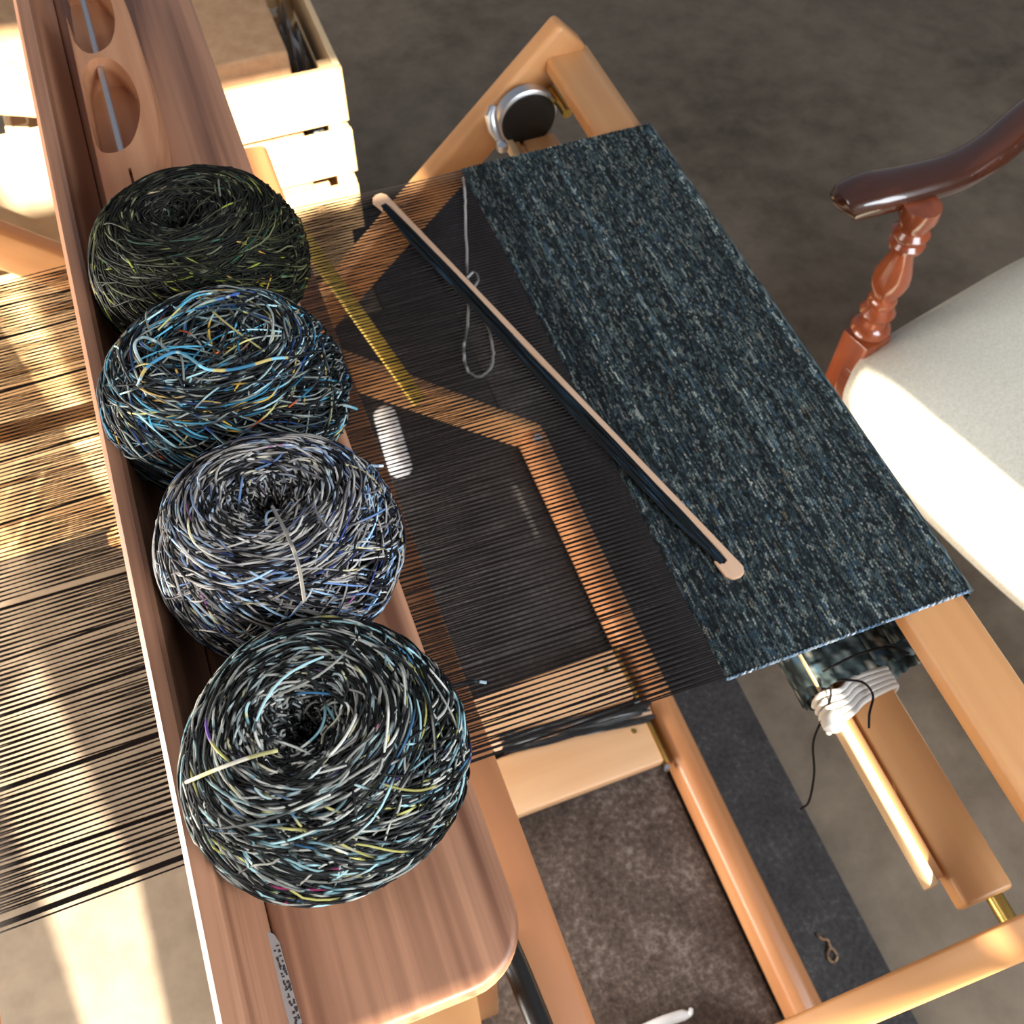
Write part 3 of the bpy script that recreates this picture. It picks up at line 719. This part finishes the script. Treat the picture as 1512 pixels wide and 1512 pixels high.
for yy_, s_ in ((0.698, 1), (0.142, -1)):
    lg = MB().span((0.757, yy_ - 0.023, 0.0), (0.803, yy_ + 0.023, 0.475), 0.003).build('front_leg', M_mahog, ch)
    MB().lathe([(r_ * 1.12, h_) for r_, h_ in post], (0.780, yy_, 0.474), (-0.02, 0, 1), 28).build('arm_post', M_mahog, lg)
    MB().span((1.17, yy_ - 0.02, 0.0), (1.215, yy_ + 0.02, 0.98), 0.004).build('back_leg', M_mahog, ch)
    # arm: broad rounded knuckle in front, curving outwards and up to the back
    cl = catmull([(0.709, yy_ + 0.064 * s_, 0.676), (0.714, yy_ + 0.063 * s_, 0.681), (0.722, yy_ + 0.060 * s_, 0.685), (0.742, yy_ + 0.052 * s_, 0.690), (0.78, yy_ + 0.036 * s_, 0.694), (0.84, yy_ + 0.017 * s_, 0.700), (0.90, yy_ + 0.014 * s_, 0.708), (0.97, yy_ + 0.022 * s_, 0.720), (1.06, yy_ + 0.025 * s_, 0.735), (1.19, yy_ + 0.00 * s_, 0.75)], 7)
    wd = np.interp(np.linspace(0, 1, len(cl)), [0, 0.06, 0.16, 0.35, 0.5, 0.62, 0.85, 1], [0.006, 0.019, 0.027, 0.031, 0.027, 0.025, 0.024, 0.020])
    th_ = np.interp(np.linspace(0, 1, len(cl)), [0, 0.06, 0.16, 0.35, 0.65, 1], [0.006, 0.014, 0.019, 0.021, 0.019, 0.016])
    mb = MB(); rings = []
    for i, p_ in enumerate(cl):
        t_ = Vector(cl[min(i + 1, len(cl) - 1)] - cl[max(i - 1, 0)]).normalized(); sd_ = t_.cross(Vector((0, 0, 1))).normalized(); up_ = sd_.cross(t_)
        ring = []
        for k in range(20):
            a = 2 * math.pi * k / 20
            ca, sa_ = math.cos(a), math.sin(a)
            ring.append(mb.bm.verts.new(Vector(p_) + sd_ * (math.copysign(abs(ca) ** 0.9, ca) * wd[i]) + up_ * (math.copysign(abs(sa_) ** 0.95, sa_) * th_[i])))
        rings.append(ring)
    for a, b in zip(rings, rings[1:]):
        for k in range(20): mb.bm.faces.new((a[k], a[(k + 1) % 20], b[(k + 1) % 20], b[k]))
    mb.bm.faces.new(rings[0][::-1]); mb.bm.faces.new(rings[-1])
    mb.build('armrest', M_mahog_arm, ch, 'dark polished curved armrest')
MB().span((1.175, 0.16, 0.88), (1.205, 0.68, 0.98), 0.01).build('backrest', M_mahog_y, ch)
for yy_ in (0.27, 0.36, 0.45, 0.54):
    MB().span((1.185, yy_, 0.47), (1.20, yy_ + 0.03, 0.885), 0.003).build('back_slat', M_mahog, ch)
turn = [(0.012, 0), (0.014, 0.1), (0.018, 0.17), (0.012, 0.19), (0.021, 0.205), (0.012, 0.22), (0.017, 0.26), (0.018, 0.34), (0.012, 0.37), (0.014, 0.53)]
MB().lathe(turn, (0.90, 0.15, 0.15), (0, 1, 0), 18).build('stretcher', M_mahog_y, ch)
ch_p = Vector((0.78, 0.698, 0))
for yy_ in (0.698, 0.142):
    MB().tube([(0.80, yy_, 0.15), (1.18, yy_, 0.15)], 0.013, 12).build('stretcher', M_mahog_y, ch)

# turn the chair a little about its far front leg
th_c = math.radians(13.5); rel = Vector(ch.location) - ch_p
ch.location = ch_p + Matrix.Rotation(th_c, 3, 'Z') @ rel
ch.rotation_euler = (0, 0, th_c)

# ------------------------------------------------------------------ crates
def crate(label, x0, x1, y0, y1, z0, slats, group):
    """slats = list of (z low, z high) above z0; open top"""
    h = slats[0][1] if slats[0][1] > slats[-1][1] else slats[-1][1]
    r = empty('wooden_crate', ((x0 + x1) / 2, (y0 + y1) / 2, z0), label, 'crate', group)
    for xx_, sgn_ in ((x0 + 0.022, 1), (x1 - 0.022, -1)):
        for yy_ in (y0 + 0.022, y1 - 0.022):
            MB().box((xx_, yy_, z0 + h / 2), (0.022, 0.022, h - 0.004), None, 0.001, 1).build('corner_post', M_pinez, r)
    for a, b in slats:
        for yy_ in (y0 + 0.0055, y1 - 0.0055):
            MB().box(((x0 + x1) / 2 + rng.uniform(-.002, .002), yy_, z0 + (a + b) / 2), (x1 - x0, 0.010, b - a), None, 0.0012, 1).build('slat', M_pine, r)
        for xx_ in (x0 + 0.0055, x1 - 0.0055):
            MB().box((xx_, (y0 + y1) / 2, z0 + (a + b) / 2), (0.010, y1 - y0 - 0.024, b - a), None, 0.0012, 1).build('slat', M_pine_y, r)
    MB().span((x0 + 0.012, y0 + 0.012, z0 + 0.002), (x1 - 0.012, y1 - 0.012, z0 + 0.012), 0.001).build('bottom', M_pine, r)
    return r
G = 'slatted pine crates behind the loom'
crate('pale pine slatted crate holding the cardboard box, upper of its stack', -0.245, 0.258, 1.42, 1.78, 0.208, [(0.0, 0.098), (0.124, 0.208), (0.225, 0.322)], G)
crate('pale pine slatted crate under the one with the cardboard box', -0.240, 0.236, 1.425, 1.775, 0.0, [(0.03, 0.10), (0.112, 0.2)], G)
crate('sunlit slatted crate behind the warp, upper of the nearer stack', -0.80, -0.035, 1.084, 1.36, 0.303, [(0.018, 0.103), (0.113, 0.199), (0.204, 0.268)], G)
crate('sunlit slatted crate standing on the floor in the nearer stack', -0.80, -0.035, 1.084, 1.36, 0.0, [(0.0, 0.078), (0.090, 0.177), (0.190, 0.272)], G)
# box in the far crate
bx = empty('cardboard_box', (0.05, 1.58, 0.222), 'plain tan cardboard box standing in the far pine crate', 'box')
MB().span((-0.10, 1.450, 0.222), (0.185, 1.745, 0.555), 0.006, 3).build('box_body', M_card, bx)
MB().box((-0.175, 1.50, 0.625), (0.15, 0.34, 0.005), (Vector((0.94, 0, -0.34)), Vector((0.25, 0.96, 0.0)).normalized(), Vector((0.34, 0, 0.94))), 0.002).build('flap', M_card, bx)
# crumpled plastic bag beside the box
mb = MB(); bmesh.ops.create_icosphere(mb.bm, subdivisions=4, radius=1.0)
for v in mb.bm.verts:
    k = 1 + 0.18 * math.sin(9 * v.co.x + 4 * v.co.z) * math.sin(7 * v.co.y + 2) + 0.12 * math.sin(17 * v.co.z + 11 * v.co.y)
    v.co = Vector((0.216 + v.co.x * 0.020 * k, 1.60 + v.co.y * 0.13 * k, 0.38 + v.co.z * 0.11 * k))
b_ = mb.build('plastic_bag', M_bag); tag(b_, 'crumpled grey plastic bag squeezed beside the cardboard box', 'bag'); centre(b_)
# sheets of kraft paper in the nearer crate
kp = MB().box((-0.42, 1.30, 0.47), (0.70, 0.004, 0.30), None, 0).build('paper_sheet', M_kraft)
tag(kp, 'beige kraft paper sheet standing in the nearer crate', 'paper'); centre(kp)

# ------------------------------------------------------------------ small things
# flat yellow stick lying over the far leg
ya, yb2 = at(620, 594, 0.44), at(430, 325, 0.62)
d_ = (yb2 - ya); e_ = Vector((d_.y, -d_.x, 0)).normalized(); Lk = d_.length; d_.normalize()
o = MB().box((ya + yb2) / 2, (Lk, 0.020, 0.007), (d_, e_, d_.cross(e_)), 0.0028, 3).build('yellow_stick', M_yellow)
tag(o, 'flat yellow wooden stick held slanting under the warp, pointing at the far loom leg', 'stick'); centre(o)
# white tube on the floor
c0 = at(566, 606, 0.024); c1 = at(594, 700, 0.024); ax = (c1 - c0).normalized(); Lw = (c1 - c0).length
o = MB().lathe([(0.006, 0.0), (0.015, 0.002), (0.020, 0.008), (0.021, 0.018), (0.021, Lw - 0.018), (0.020, Lw - 0.008), (0.014, Lw - 0.001), (0.004, Lw)], c0, ax, 28).build('white_tube', M_white)
tag(o, 'white rounded plastic tube lying on the floor under the far leg', 'tube'); centre(o)
# dark yarn wound on a small stick in the gap between the treadles
g0 = at(738, 1100, 0.068); g1 = at(952, 1052, 0.068); gd = (g1 - g0).normalized(); ge = Vector((gd.y, -gd.x, 0))
gs = empty('wound_stick', (g0 + g1) / 2 - Vector((0, 0, 0.004)), 'short pale stick wound with charcoal yarn resting between the treadles', 'stick')
MB().box((g0 + g1) / 2, ((g1 - g0).length + 0.02, 0.016, 0.005), (gd, ge, Vector((0, 0, 1))), 0.002).build('stick', M_tan, gs)
rs = np.random.default_rng(3); NS = 50; n = 16
t = np.linspace(0, 1, n)[None, :]; Lg = (g1 - g0).length
a = rs.uniform(0.0, math.pi, (NS, 1))
xx = 0.012 + t * (Lg - 0.01) + rs.uniform(-0.012, 0.012, (NS, 1))
Pn = np.array(g0) + xx[..., None] * np.array(gd) + ((np.cos(a) * 0.013 + 0.002 * np.sin(8 * t + a * 7))[..., None]) * np.array(ge) + (np.sin(a) * 0.007 + 0 * t)[..., None] * np.array((0, 0, 1.))
V, F, Cc = tubes_np(Pn, np.tile((0., 0., 1.), (NS, n, 1)), 0.0013, 4, run_colours(NS, n, [(28, 28, 30), (44, 44, 46), (90, 92, 94), (130, 132, 136)], [30, 20, 6, 2], 0.012, 0.03, rs))
tag(link('wound_yarn', mesh_np('wound_yarn', V, F, Cc), M_yarn, gs), kind='stuff')
# scrap of brown yarn on the mat
zc = 0.010
sc = [at(1206, 1379, zc), at(1213, 1386, zc), at(1222, 1388, zc + .002), at(1226, 1398, zc), at(1232, 1404, zc), at(1236, 1413, zc), at(1232, 1420, zc), at(1225, 1418, zc), at(1222, 1408, zc), at(1226, 1399, zc + .003)]
Q = catmull(sc, 5)[None]; m = Q.shape[1]
V, F, Cc = tubes_np(Q, np.tile((0., 0, 1.), (1, m, 1)), 0.0021, 6, run_colours(1, m, [(132, 104, 80), (150, 124, 98), (96, 74, 56)], [1, 1, 1], 0.004, 0.01, rs))
o = link('yarn_scrap', mesh_np('yarn_scrap', V, F, Cc), M_yarn); tag(o, 'curled scrap of brown yarn lying on the dark mat border', 'yarn'); centre(o)
# white cable end at the front
Q = [at(940, 1526, 0.02), at(975, 1510, 0.024), at(1005, 1500, 0.022), at(1019, 1497, 0.024), at(1020, 1491, 0.032)]
o = MB().tube(catmull(Q, 5), [0.007] * 12 + [0.006, 0.005, 0.004, 0.0035, 0.003, 0.003, 0.003, 0.003, 0.003], 10).build('white_cable', M_white)
tag(o, 'white cable end lying on the brown pile of the mat', 'cable'); centre(o)
